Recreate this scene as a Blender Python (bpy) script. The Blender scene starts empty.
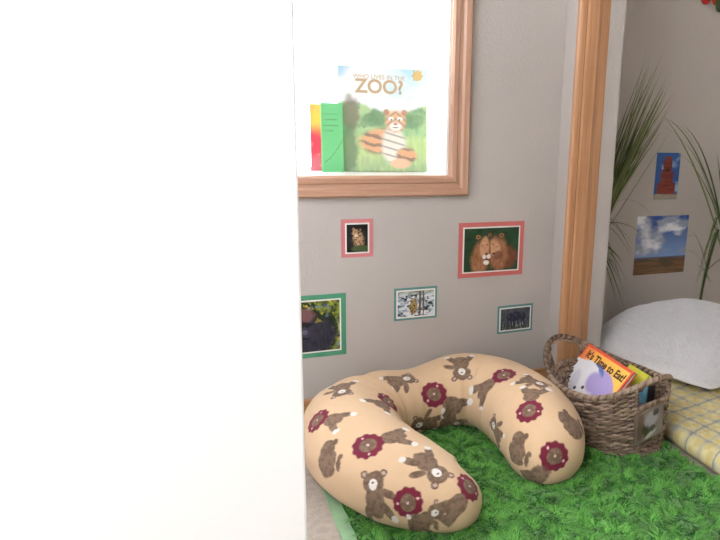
import bpy, bmesh, math, random
import numpy as np
from mathutils import Vector, Matrix
random.seed(7); rng = np.random.default_rng(7)
COL = bpy.context.scene.collection
PI = math.pi
R = math.radians

# ------------------------------------------------------------------ helpers
def lin(c):
    c = np.asarray(c, float) / 255.0
    return np.where(c <= 0.04045, c / 12.92, ((c + 0.055) / 1.055) ** 2.4)
def l4(c):
    a = lin(c); return (float(a[0]), float(a[1]), float(a[2]), 1.0)

def nodes(m):
    m.use_nodes = True
    nt = m.node_tree
    return nt, nt.nodes, nt.links, nt.nodes['Principled BSDF']

def pmat(name, col, rough=0.7, var=0.0, vscale=20.0, bump=0.0, bscale=200.0, spec=0.3, stretch=(1, 1, 1)):
    m = bpy.data.materials.new(name); nt, N, L, b = nodes(m)
    b.inputs['Roughness'].default_value = rough
    b.inputs['Specular IOR Level'].default_value = spec
    tc = N.new('ShaderNodeTexCoord'); mp = N.new('ShaderNodeMapping'); mp.inputs['Scale'].default_value = stretch
    L.new(tc.outputs['Object'], mp.inputs['Vector'])
    c = l4(col)
    if var > 0:
        n = N.new('ShaderNodeTexNoise'); n.inputs['Scale'].default_value = vscale; n.inputs['Detail'].default_value = 5
        L.new(mp.outputs[0], n.inputs['Vector'])
        r = N.new('ShaderNodeValToRGB')
        r.color_ramp.elements[0].position = .3; r.color_ramp.elements[1].position = .7
        r.color_ramp.elements[0].color = tuple(x * (1 - var) for x in c[:3]) + (1,)
        r.color_ramp.elements[1].color = tuple(min(1, x * (1 + var)) for x in c[:3]) + (1,)
        L.new(n.outputs['Fac'], r.inputs['Fac']); L.new(r.outputs['Color'], b.inputs['Base Color'])
    else:
        b.inputs['Base Color'].default_value = c
    if bump > 0:
        n = N.new('ShaderNodeTexNoise'); n.inputs['Scale'].default_value = bscale; n.inputs['Detail'].default_value = 3
        L.new(mp.outputs[0], n.inputs['Vector'])
        bp = N.new('ShaderNodeBump'); bp.inputs['Strength'].default_value = bump; bp.inputs['Distance'].default_value = .004
        L.new(n.outputs['Fac'], bp.inputs['Height']); L.new(bp.outputs['Normal'], b.inputs['Normal'])
    return m

def wood(name, axis, c1=(208, 158, 116), c2=(186, 132, 92), rough=0.35):
    m = bpy.data.materials.new(name); nt, N, L, b = nodes(m)
    tc = N.new('ShaderNodeTexCoord'); mp = N.new('ShaderNodeMapping')
    s = [70, 70, 70]; s[axis] = 2.2
    mp.inputs['Scale'].default_value = s
    L.new(tc.outputs['Object'], mp.inputs['Vector'])
    n = N.new('ShaderNodeTexNoise'); n.inputs['Scale'].default_value = 1.3; n.inputs['Detail'].default_value = 6; n.inputs['Roughness'].default_value = .6
    L.new(mp.outputs[0], n.inputs['Vector'])
    r = N.new('ShaderNodeValToRGB'); r.color_ramp.elements[0].position = .34; r.color_ramp.elements[1].position = .66
    r.color_ramp.elements[0].color = l4(c2); r.color_ramp.elements[1].color = l4(c1)
    L.new(n.outputs['Fac'], r.inputs['Fac']); L.new(r.outputs['Color'], b.inputs['Base Color'])
    b.inputs['Roughness'].default_value = rough; b.inputs['Specular IOR Level'].default_value = .5
    bp = N.new('ShaderNodeBump'); bp.inputs['Strength'].default_value = .15; bp.inputs['Distance'].default_value = .002
    L.new(n.outputs['Fac'], bp.inputs['Height']); L.new(bp.outputs['Normal'], b.inputs['Normal'])
    return m

def colmat(name, rough=0.8, bump=0.0, bscale=300.0, spec=0.2, sheen=0.0, trans=0.0):
    m = bpy.data.materials.new(name); nt, N, L, b = nodes(m)
    a = N.new('ShaderNodeAttribute'); a.attribute_name = 'Col'
    L.new(a.outputs['Color'], b.inputs['Base Color'])
    b.inputs['Roughness'].default_value = rough; b.inputs['Specular IOR Level'].default_value = spec
    b.inputs['Sheen Weight'].default_value = sheen
    if bump > 0:
        tc = N.new('ShaderNodeTexCoord')
        n = N.new('ShaderNodeTexNoise'); n.inputs['Scale'].default_value = bscale; n.inputs['Detail'].default_value = 3
        L.new(tc.outputs['Object'], n.inputs['Vector'])
        bp = N.new('ShaderNodeBump'); bp.inputs['Strength'].default_value = bump; bp.inputs['Distance'].default_value = .003
        L.new(n.outputs['Fac'], bp.inputs['Height']); L.new(bp.outputs['Normal'], b.inputs['Normal'])
    return m

def link(name, me, mat=None, parent=None, smooth=False):
    o = bpy.data.objects.new(name, me); COL.objects.link(o)
    if mat: me.materials.append(mat)
    if smooth: me.shade_smooth()
    if parent: o.parent = parent
    return o

def from_bm(name, bm, mat=None, parent=None, smooth=False):
    me = bpy.data.meshes.new(name)
    bmesh.ops.recalc_face_normals(bm, faces=bm.faces)
    bm.to_mesh(me); bm.free()
    return link(name, me, mat, parent, smooth)

def npmesh(name, V, F, mat=None, parent=None, smooth=True, cols=None):
    """V (n,3); F (m,k) equal-size faces or list of such arrays"""
    me = bpy.data.meshes.new(name)
    V = np.asarray(V, np.float32)
    Fs = F if isinstance(F, list) else [F]
    me.vertices.add(len(V)); me.vertices.foreach_set('co', V.ravel())
    loops = np.concatenate([f.ravel() for f in Fs]).astype(np.int32)
    sizes = np.concatenate([np.full(len(f), f.shape[1]) for f in Fs]).astype(np.int32)
    starts = np.concatenate([[0], np.cumsum(sizes)[:-1]]).astype(np.int32)
    me.loops.add(len(loops)); me.loops.foreach_set('vertex_index', loops)
    me.polygons.add(len(sizes)); me.polygons.foreach_set('loop_start', starts)
    me.update(calc_edges=True)
    if cols is not None:
        at = me.color_attributes.new('Col', 'FLOAT_COLOR', 'POINT')
        c4 = np.ones((len(V), 4), np.float32); c4[:, :3] = cols
        at.data.foreach_set('color', c4.ravel())
    return link(name, me, mat, parent, smooth)

def gridF(nu, nv, wu=False, wv=False):
    iu = np.arange(nu if wu else nu - 1); iv = np.arange(nv if wv else nv - 1)
    A, B = np.meshgrid(iu, iv, indexing='ij'); A = A.ravel(); B = B.ravel()
    A2 = (A + 1) % nu; B2 = (B + 1) % nv
    return np.stack([A * nv + B, A2 * nv + B, A2 * nv + B2, A * nv + B2], 1)

def box(bm, x0, x1, y0, y1, z0, z1):
    vs = [bm.verts.new(p) for p in [(x0,y0,z0),(x1,y0,z0),(x1,y1,z0),(x0,y1,z0),(x0,y0,z1),(x1,y0,z1),(x1,y1,z1),(x0,y1,z1)]]
    for f in [(0,3,2,1),(4,5,6,7),(0,1,5,4),(1,2,6,5),(2,3,7,6),(3,0,4,7)]:
        bm.faces.new([vs[i] for i in f])
def boxobj(name, dims, mat, parent=None, bev=0.0):
    bm = bmesh.new(); box(bm, *dims)
    if bev: bmesh.ops.bevel(bm, geom=list(bm.edges), offset=bev, segments=2, affect='EDGES', profile=.6)
    return from_bm(name, bm, mat, parent)

def tag(o, label, cat, group=None):
    o['label'] = label; o['category'] = cat
    if group: o['group'] = group
    return o
def thing(name, label, cat, loc=(0, 0, 0), group=None):
    o = bpy.data.objects.new(name, None); COL.objects.link(o); o.empty_display_size = .05
    o.location = loc
    return tag(o, label, cat, group)
def struct(o):
    o['kind'] = 'structure'; return o

# numpy value noise -------------------------------------------------
_T = rng.random((64, 64, 64)).astype(np.float32)
def vnoise(x, y, z=0.0):
    x = np.asarray(x, float); y = np.asarray(y, float) + 0 * x; z = np.asarray(z, float) + 0 * x
    xi = np.floor(x).astype(int); yi = np.floor(y).astype(int); zi = np.floor(z).astype(int)
    fx = x - xi; fy = y - yi; fz = z - zi
    fx = fx*fx*(3-2*fx); fy = fy*fy*(3-2*fy); fz = fz*fz*(3-2*fz)
    r = 0
    for dx in (0, 1):
        for dy in (0, 1):
            for dz in (0, 1):
                r = r + _T[(xi+dx) % 64, (yi+dy) % 64, (zi+dz) % 64] * (fx if dx else 1-fx) * (fy if dy else 1-fy) * (fz if dz else 1-fz)
    return r
def fbm(x, y, z=0.0, o=4):
    r = 0; a = .5; s = 0
    for i in range(o):
        r = r + a * vnoise(x * 2**i + 7.3*i, y * 2**i + 3.1*i, np.asarray(z) * 2**i); s += a; a *= .5
    return r / s
def mix(a, b, t):
    t = np.asarray(t)[..., None]; return a * (1 - t) + b * t
def sm(e0, e1, x):
    t = np.clip((x - e0) / (e1 - e0), 0, 1); return t*t*(3-2*t)

# ------------------------------------------------------------------ materials
M_wall = pmat('wall_paint', (190, 183, 179), .75, .03, 3, .25, 120)
M_wall_in = pmat('alcove_paint', (190, 182, 176), .8, .03, 3, .25, 120)
M_white = pmat('white_paint', (236, 234, 230), .5, .01, 4)
M_ceil = pmat('ceiling_paint', (235, 232, 226), .9, .02, 5)
M_carpet = pmat('beige_carpet', (188, 176, 166), .95, .14, 60, 1.0, 260)
M_woodz = wood('oak_vertical', 2); M_woodx = wood('oak_horizontal', 0)
M_winz = wood('rosy_oak_vertical', 2, (198, 158, 134), (176, 132, 108)); M_winx = wood('rosy_oak_horizontal', 0, (198, 158, 134), (176, 132, 108))
M_col = colmat('printed_colour', .55, spec=.3)
M_cloth = colmat('printed_cotton', .9, .25, 900, sheen=.1)
M_quilt = colmat('plaid_quilt', .9, .3, 700, sheen=.1)
M_pile = colmat('shag_pile', .85, spec=.15, sheen=.2)
M_wick = colmat('wicker', .6, .3, 300, spec=.3)
M_leaf = colmat('grass_leaf', .45, spec=.4)

# ------------------------------------------------------------------ room
Z = 2.4
WX0, WX1, WZ0, WZ1 = -1.70, -.343, .662, 1.75       # window opening
bm = bmesh.new()
box(bm, -2.7, WX0, 0, .14, 0, Z); box(bm, WX1, 0.0, 0, .14, 0, Z)
box(bm, WX0, WX1, 0, .14, 0, WZ0); box(bm, WX0, WX1, 0, .14, WZ1, Z)
struct(from_bm('wall_front', bm, M_wall))
bm = bmesh.new(); box(bm, 0.0, .16, -.06, .26, 0, Z)
bmesh.ops.bevel(bm, geom=[e for e in bm.edges if abs(e.verts[0].co.x - .16) < 1e-4 and abs(e.verts[1].co.x - .16) < 1e-4 and abs(e.verts[0].co.z-e.verts[1].co.z) > 1], offset=.006, segments=3, affect='EDGES')
struct(from_bm('wall_stub', bm, M_wall))
struct(boxobj('wall_alcove', (.16, 1.7, .26, .38, 0, Z), M_wall_in))
struct(boxobj('wall_right', (1.6, 1.72, -3.6, .26, 0, Z), M_wall_in))
bm = bmesh.new()
LX = -2.7
box(bm, LX-.12, LX, -3.6, -2.6, 0, Z); box(bm, LX-.12, LX, -1.0, .14, 0, Z)
box(bm, LX-.12, LX, -2.6, -1.0, 0, .9); box(bm, LX-.12, LX, -2.6, -1.0, 2.1, Z)
struct(from_bm('wall_left', bm, M_wall))
struct(boxobj('wall_rear', (LX, 1.6, -3.72, -3.6, 0, Z), M_wall))
struct(boxobj('floor', (LX-.12, 1.72, -3.72, .38, -.1, 0), M_carpet))
struct(boxobj('ceiling', (LX-.12, 1.72, -3.72, .38, Z, Z+.1), M_ceil))

# oak corner post
prof = [(0.0, -.0605), (0.0, -.069), (.004, -.0735), (.010, -.075), (.020, -.075), (.024, -.0735), (.030, -.0755), (.060, -.0755), (.066, -.073), (.074, -.069), (.098, -.0635), (.105, -.0605)]
bm = bmesh.new()
lo = [bm.verts.new((x, y, 0.0)) for x, y in prof]; hi = [bm.verts.new((x, y, Z)) for x, y in prof]
n = len(prof)
for i in range(n):
    bm.faces.new([lo[i], lo[(i+1) % n], hi[(i+1) % n], hi[i]])
bm.faces.new(lo); bm.faces.new(hi)
struct(from_bm('trim_1', bm, M_woodz))
struct(boxobj('baseboard_front', (-2.7, -.001, -.013, -.0005, 0, .062), M_woodx, bev=.004))
struct(boxobj('baseboard_alcove', (.161, 1.6, .247, .2595, 0, .062), M_woodx, bev=.004))

# window 1 : mitred casing, sill, jambs, sash, pane
win = bpy.data.objects.new('window_1', None); COL.objects.link(win); struct(win)
cp = [(0, 0), (0, .012), (.006, .017), (.018, .017), (.021, .013), (.030, .014), (.036, .019), (.050, .021), (.055, .016), (.055, 0)]
CX0, CX1, CZ0, CZ1 = WX0, WX1, WZ0, WZ1
def casing(side):
    bm = bmesh.new(); A = []; B = []
    for d, h in cp:
        y = -h - .0005
        a = {'r': ((CX1+d, y, CZ0-d), (CX1+d, y, CZ1+d)), 'l': ((CX0-d, y, CZ0-d), (CX0-d, y, CZ1+d)),
             'b': ((CX0-d, y, CZ0-d), (CX1+d, y, CZ0-d)), 't': ((CX0-d, y, CZ1+d), (CX1+d, y, CZ1+d))}[side]
        A.append(bm.verts.new(a[0])); B.append(bm.verts.new(a[1]))
    for i in range(len(A)):
        j = (i+1) % len(A); bm.faces.new([A[i], A[j], B[j], B[i]])
    bm.faces.new(A); bm.faces.new(B)
    return from_bm('casing', bm, M_winx if side in 'bt' else M_winz, win)
for s in 'rlbt': casing(s)
boxobj('sill', (WX0, WX1, 0.0, .14, WZ0-.012, WZ0+.0005), M_white, win)
boxobj('jamb', (WX1-.006, WX1, 0, .14, WZ0, WZ1), M_white, win)
boxobj('jamb', (WX0, WX0+.006, 0, .14, WZ0, WZ1), M_white, win)
bm = bmesh.new()
box(bm, WX0+.006, WX0+.03, .115, .138, WZ0, WZ1); box(bm, WX1-.012, WX1-.006, .115, .138, WZ0, WZ1)
box(bm, WX0+.03, WX1-.012, .115, .138, WZ0, WZ0+.010); box(bm, WX0+.03, WX1-.012, .115, .138, WZ1-.022, WZ1)
from_bm('sash', bm, M_white, win)
def glassmat():
    m = bpy.data.materials.new('clear_glass'); nt, N, L, b = nodes(m)
    b.inputs['Base Color'].default_value = (1, 1, 1, 1); b.inputs['Transmission Weight'].default_value = 1
    b.inputs['Roughness'].default_value = 0; b.inputs['IOR'].default_value = 1.1
    return m
M_glass = glassmat()
boxobj('pane', (WX0+.028, WX1-.012, .125, .128, WZ0+.008, WZ1-.02), M_glass, win)

win2 = bpy.data.objects.new('window_2', None); COL.objects.link(win2); struct(win2)
bm = bmesh.new()
for a in ((-2.66, -2.6, .84, 2.16), (-1.0, -.94, .84, 2.16), (-2.6, -1.0, .84, .9), (-2.6, -1.0, 2.1, 2.16), (-1.82, -1.78, .9, 2.1)):
    box(bm, LX-.001 if a[0] != -1.82 else LX-.08, LX+.02 if a[0] != -1.82 else LX-.05, a[0], a[1], a[2], a[3])
from_bm('window_frame', bm, M_winz, win2)
boxobj('pane', (LX-.10, LX-.097, -2.6, -1.0, .9, 2.1), M_glass, win2)

# ------------------------------------------------------------------ pictures on the wall
def E(u, v, cu, cv, ru, rv, a=0.0, soft=.25, n=0.0):
    """soft ellipse mask in picture coords (u right, v up, both in units of picture height)"""
    c, s = math.cos(a), math.sin(a)
    x = ((u-cu)*c + (v-cv)*s)/ru; y = (-(u-cu)*s + (v-cv)*c)/rv
    d = np.sqrt(x*x + y*y)
    if n: d = d + n*(fbm(u*14+cu*9, v*14+cv*5)-.5)
    return 1 - sm(1-soft, 1+soft, d)
C_ = lambda *c: lin(c)

def paint_leopard(u, v, a):
    col = mix(C_(22,20,24), C_(44,42,46), fbm(u*6, v*6))
    body = np.maximum(E(u,v,.42,.42,.2,.34,.2,n=.5), E(u,v,.35,.68,.15,.13,n=.4))
    body = np.maximum(body, np.maximum(E(u,v,.25,.83,.05,.06), E(u,v,.47,.8,.05,.06)))
    fur = mix(C_(196,160,120), C_(110,80,60), sm(.5,.62,fbm(u*26, v*26)))
    col = mix(col, fur, body)
    col = mix(col, C_(225,210,190), E(u,v,.34,.6,.07,.05)*.9)
    for e in (.29,.41): col = mix(col, C_(20,18,16), E(u,v,e,.7,.02,.018))
    col = mix(col, C_(70,84,52), E(u,v,.5,.1,.35,.14,n=.6))
    return col
def paint_gorilla(u, v, a):
    u = u - .17; n = fbm(u*7, v*7)
    col = mix(C_(30,52,30), C_(150,160,60), sm(.45,.7,n)); col = mix(col, C_(214,190,60), sm(.62,.72,fbm(u*12+5, v*12)))
    col = mix(col, C_(30,38,34), sm(.5,.75,fbm(u*9+9, v*9)))
    col = mix(col, C_(120,140,170), sm(.62,.75, fbm(u*5+3, v*5+3))*.6)
    hair = mix(C_(22,24,32), C_(62,64,84), fbm(u*30, v*12))
    col = mix(col, hair, np.maximum(E(u,v,.62,.12,.62,.5,n=.3), E(u,v,1.05,.3,.3,.32,n=.3)))
    col = mix(col, hair, E(u,v,.72,.5,.24,.34,n=.2))
    col = mix(col, C_(122,84,86), E(u,v,.74,.74,.2,.13,-.2,n=.4))
    col = mix(col, C_(58,56,74), E(u,v,.73,.42,.14,.17))
    col = mix(col, C_(18,18,26), E(u,v,.73,.55,.17,.04))
    col = mix(col, C_(96,96,120), E(u,v,.74,.4,.06,.05))
    for e in (.67,.80): col = mix(col, C_(12,10,14), E(u,v,e,.5,.025,.02))
    col = mix(col, C_(14,14,20), E(u,v,.74,.27,.09,.018))
    return col
def paint_lions(u, v, a):
    col = mix(C_(16,40,26), C_(48,84,54), fbm(u*8, v*8))
    f = fbm(u*26, v*12)
    mane = mix(C_(120,72,48), C_(186,130,92), f); face = mix(C_(186,132,98), C_(220,172,132), fbm(u*18, v*18))
    col = mix(col, mix(C_(96,52,38), C_(140,84,62), f), E(u,v,1.02,.30,.32,.26,n=.4))
    col = mix(col, mane, E(u,v,.84,.40,.25,.40,.1,n=.3)); col = mix(col, face, E(u,v,.76,.52,.13,.22,.35,n=.15))
    col = mix(col, C_(120,70,60), E(u,v,.84,.36,.12,.10,.3,n=.4)*.8)
    col = mix(col, mane, E(u,v,.40,.30,.22,.42,-.1,n=.3)); col = mix(col, C_(92,52,38), E(u,v,.62,.60,.025,.2,.1)*.8)
    col = mix(col, face, E(u,v,.50,.56,.115,.24,-.05,n=.12))
    for p in ((.34,.80,.06,.05),(.62,.84,.04,.04),(.92,.82,.06,.05)): col = mix(col, C_(164,108,76), E(u,v,*p)); col = mix(col, C_(70,40,30), E(u,v,p[0],p[1],.022,.022))
    col = mix(col, C_(206,150,122), E(u,v,.54,.50,.035,.14)); col = mix(col, C_(104,54,50), E(u,v,.555,.40,.04,.028))
    for p in ((.50,.33,.05,.05),(.61,.34,.05,.055),(.55,.2,.07,.055)): col = mix(col, C_(238,230,220), E(u,v,*p,n=.3))
    for p in ((.44,.60,.24),(.57,.61,-.2),(.71,.62,.3),(.82,.56,.3)): col = mix(col, C_(40,22,16), E(u,v,p[0],p[1],.024,.010,p[2]))
    col = mix(col, C_(44,24,20), E(u,v,.555,.27,.07,.012)); col = mix(col, C_(80,44,38), E(u,v,.73,.40,.03,.025))
    return col
def paint_stream(u, v, a):
    n = fbm(u*6, v*9)
    col = mix(C_(150,164,180), C_(226,230,236), sm(.35,.6,n)); col = mix(col, C_(44,52,60), sm(.55,.68,fbm(u*7+4, v*12+2)))
    col = mix(col, C_(120,128,104), sm(.4,.0,v)*0 + sm(.75,1.0,v)*.6)
    fur = mix(C_(176,148,90), C_(84,64,40), sm(.5,.6,fbm(u*30, v*30)))
    col = mix(col, fur, np.maximum(E(u,v,.62,.34,.17,.26,n=.3), E(u,v,.66,.62,.09,.1)))
    col = mix(col, C_(96,84,70), E(u,v,.88,.5,.045,.6,n=.4)); col = mix(col, C_(96,84,70), E(u,v,1.02,.55,.03,.6,n=.4))
    return col
def paint_elephants(u, v, a):
    col = mix(C_(52,58,66), C_(98,104,112), fbm(u*8, v*8)); col = mix(col, C_(60,72,46), sm(.35,.1,v)*fbm(u*14, v*14)*1.3)
    col = mix(col, C_(168,172,180), sm(.6,.7,fbm(u*20, v*9+3))*sm(.45,.2,v))
    for cu, cv, r in ((.45,.6,.17),(.8,.62,.2),(1.12,.58,.15),(.62,.5,.12)):
        col = mix(col, C_(44,42,62), E(u,v,cu,cv,r,r*1.1,n=.3)*.85)
        for d in (-.5,.4): col = mix(col, C_(36,36,50), E(u,v,cu+d*r,cv-.28,.03,.18)*.85)
        col = mix(col, C_(96,96,118), E(u,v,cu-.3*r,cv+.3*r,r*.3,r*.3)*.6)
    return col
def paint_tower(u, v, a):
    col = mix(C_(52,92,160), C_(150,180,220), sm(.5,.75,fbm(u*3, v*4)) )
    col = mix(col, C_(222,228,238), E(u,v,.25,.72,.1,.04,.6)+0*u)
    brick = mix(C_(104,42,36), C_(140,66,54), fbm(u*10, v*26))
    w = .12 + .0*v
    inside = lambda hw, v0, v1: (np.abs(u-.31) < hw) & (v > v0) & (v < v1)
    m = inside(.115,.1,.84) | inside(.085,.84,.92) | inside(.24,.1,.36) | inside(.165,.3,.60)
    col = np.where(m[..., None], brick, col)
    for q in (.3,.5,.68,.78):
        col = np.where((inside(.125, q, q+.015))[..., None], C_(80,30,28), col)
    col = np.where((inside(.05, .6, .66))[..., None], C_(60,24,26), col)
    g = mix(C_(140,132,120), C_(176,168,150), fbm(u*30, v*30)); col = mix(col, g, 1 - sm(.10,.13,v + .03*(fbm(u*9, v*0)-.5)))
    return col
def paint_field(u, v, a):
    sky = mix(C_(130,160,210), C_(40,74,150), sm(.25,1.0,v))
    cl = fbm(u*3.2+1.7, v*5.5+2.2, .4, 5); cl2 = sm(.38,.54,cl)
    ccol = mix(C_(150,160,182), C_(236,238,244), sm(.5,.75,fbm(u*3.2+1.7, v*5.5+2.75, .4, 5)+.1*v))
    col = mix(sky, ccol, cl2*sm(.3,.4,v))
    g = mix(C_(98,70,50), C_(140,106,74), fbm(u*5, v*40)); g = mix(g, C_(70,72,56), sm(.55,.65,fbm(u*3, v*30+4))*.7)
    col = np.where((v < .27)[..., None], g, col); col = np.where(((v >= .27) & (v < .3))[..., None], C_(96,96,124), col)
    return col

def picture(x0, x1, z0, z1, yw, paint, label, border=None, bw=.010, white=.0035, res=150, tilt=0.0, skew=0.0):
    cx, cz = (x0+x1)/2, (z0+z1)/2; w, h = x1-x0, z1-z0
    t = thing('wall_picture', label, 'picture', (cx, yw, z0), 'animal and landscape prints on the walls')
    t.rotation_euler.y = tilt
    def slab(name, hw, zz0, zz1, y0, y1, mat):
        return boxobj(name, (-hw, hw, y1, y0, zz0, zz1), mat, t)
    inset = 0; y = -.0004
    if border:
        slab('paper_mount', w/2, 0, h, y, y-.0012, border); y -= .0012; inset = bw
        slab('white_edge', w/2-inset, inset, h-inset, y, y-.0004, M_white); y -= .0004; inset += white
    pw, ph = w-2*inset, h-2*inset
    nv = res; nu = max(8, int(res*pw/ph))
    U, Vv = np.meshgrid(np.linspace(0, 1, nu), np.linspace(0, 1, nv), indexing='ij')
    cols = np.clip(paint(U*pw/ph, Vv, pw/ph), 0, 1).reshape(-1, 3)
    P = np.stack([(U-.5)*pw, np.full_like(U, y-.0005), inset+Vv*ph], -1).reshape(-1, 3)
    npmesh('print', P, gridF(nu, nv)[:, ::-1].copy(), M_print, t, cols=cols)
    return t
M_print = colmat('photo_print', .35, spec=.35)
M_pink = pmat('salmon_paper', (206, 112, 108), .8, .04, 40)
M_pink2 = pmat('rose_paper', (212, 130, 134), .8, .04, 40)
M_green = pmat('green_paper', (84, 156, 124), .8, .04, 40)
M_teal = pmat('teal_paper', (96, 146, 142), .8, .04, 40)
picture(-.636, -.552, .446, .548, 0, paint_leopard, 'small pink-bordered picture of a spotted big cat cub on black, under the window', M_pink2, .010, .004)
picture(-.878, -.626, .178, .350, 0, paint_gorilla, 'green-bordered picture of a dark gorilla in foliage, left on the wall', M_green, .013, .004)
picture(-.307, -.102, .368, .528, 0, paint_lions, 'large salmon-bordered picture of two lions nuzzling, right of the window', M_pink, .013, .004)
picture(-.493, -.368, .258, .351, 0, paint_stream, 'teal-bordered picture of a spotted cat at a snowy stream, above the cushion', M_teal, .006, .004)
picture(-.176, -.059, .188, .274, 0, paint_elephants, 'small teal-bordered picture of dark grey animals, below the lions', M_teal, .006, .004, tilt=-.01)
picture(.549, .656, .542, .712, .26, paint_tower, 'unframed print of a red brick tower against blue sky in the alcove')
picture(.488, .722, .262, .482, .26, paint_field, 'unframed print of white clouds over a brown field in the alcove')

# ------------------------------------------------------------------ cushion
def catmull(P, n):
    P = np.asarray(P, float); P = np.vstack([2*P[0]-P[1], P, 2*P[-1]-P[-2]])
    k = len(P)-3; t = np.linspace(0, k, n); i = np.minimum(t.astype(int), k-1); f = (t-i)[:, None]
    a, b, c, d = P[i], P[i+1], P[i+2], P[i+3]
    return .5*((2*b)+(-a+c)*f+(2*a-5*b+4*c-d)*f*f+(-a+3*b-3*c+d)*f**3)
CP = [(-.475,-.600,.060,.095), (-.545,-.580,.095,.130), (-.620,-.500,.112,.160), (-.675,-.375,.118,.180), (-.665,-.235,.118,.185),
      (-.585,-.150,.108,.170), (-.470,-.128,.100,.155), (-.360,-.125,.112,.178), (-.275,-.165,.115,.183), (-.240,-.265,.112,.183),
      (-.242,-.380,.108,.183), (-.262,-.480,.098,.168), (-.310,-.565,.062,.115)]
def build_cushion():
    ns, nt = 620, 330
    # arc-length resample
    Q = catmull(CP, 4000); d = np.concatenate([[0], np.cumsum(np.linalg.norm(np.diff(Q[:, :2], axis=0), axis=1))])
    Ltot = d[-1]; s = np.linspace(0, Ltot, ns)
    e = .075
    ext = (1 - np.cos(np.linspace(0, PI, ns)))/2       # dense at the ends
    s = ext*.35*Ltot + np.linspace(0, Ltot, ns)*.65
    Q = np.stack([np.interp(s, d, Q[:, k]) for k in range(4)], 1)
    T = np.gradient(Q[:, :2], axis=0); T /= np.linalg.norm(T, axis=1)[:, None]
    Nn = np.stack([T[:, 1], -T[:, 0]], 1)
    capd = np.minimum(s, Ltot-s); cap = np.sqrt(np.clip(1-(1-np.clip(capd/e, 0, 1))**2.2, 0, 1)); cap = np.maximum(cap, .004)
    th = np.linspace(0, 2*PI, nt, endpoint=False)
    c, sn = np.cos(th), np.sin(th)
    rr = Q[:, 2]*cap; hh = Q[:, 3]*cap**.85
    X = Q[:, 0][:, None] + Nn[:, 0][:, None]*rr[:, None]*c; Y = Q[:, 1][:, None] + Nn[:, 1][:, None]*rr[:, None]*c
    zc = Q[:, 3]*.46
    prof = np.where(sn > 0, sn, np.sign(sn)*np.abs(sn)**.8)
    Zz = zc[:, None] + (hh/2)[:, None]*prof*1.06
    S = s[:, None] + 0*X; TH = th[None, :] + 0*X
    # soft lumps, folds along the inner bend
    nx, ny = Nn[:, 0][:, None]*c, Nn[:, 1][:, None]*c; nz = sn[None, :] + 0*X
    disp = .010*(fbm(X*9, Y*9, Zz*9, 3)-.5)
    inner = sm(.1, .9, -c)[None, :] if True else 0
    mid = np.exp(-((S-Ltot*.5)/(.30*Ltot))**2)
    fold = (np.abs(np.sin(S*46 + 2.0*fbm(X*6, Y*6, 0)))**6)
    side = np.where((c*INNER_SIGN)[None, :] > 0, np.abs(c)[None, :]**1.5, 0)
    disp = disp - .006*fold*side*mid
    # a dimple across the top where the left arm folds
    for s0, wd, dp in ((.445*Ltot, .020, .012), (.40*Ltot, .012, .006)):
        disp = disp - dp*np.exp(-((S-s0 - .03*(c[None, :]))/wd)**2)*sm(-.4, .7, nz)
    X += nx*disp; Y += ny*disp; Zz += nz*disp
    Zz = np.where(Zz < .020, .020 - (.020-Zz)*.06, Zz)
    P = np.stack([X, Y, Zz], -1).reshape(-1, 3)
    return P, ns, nt
INNER_SIGN = 1
CUSH_P, cns, cnt = build_cushion()
cols = np.tile(C_(222, 192, 158), (len(CUSH_P), 1))
cols = mix(cols, C_(212, 178, 140), fbm(CUSH_P[:, 0]*50, CUSH_P[:, 1]*50, CUSH_P[:, 2]*50)*.5)
BR = C_(118, 94, 78); BR2 = C_(138, 114, 96); MAR = C_(124, 40, 62); WH = C_(232, 226, 222)
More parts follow.
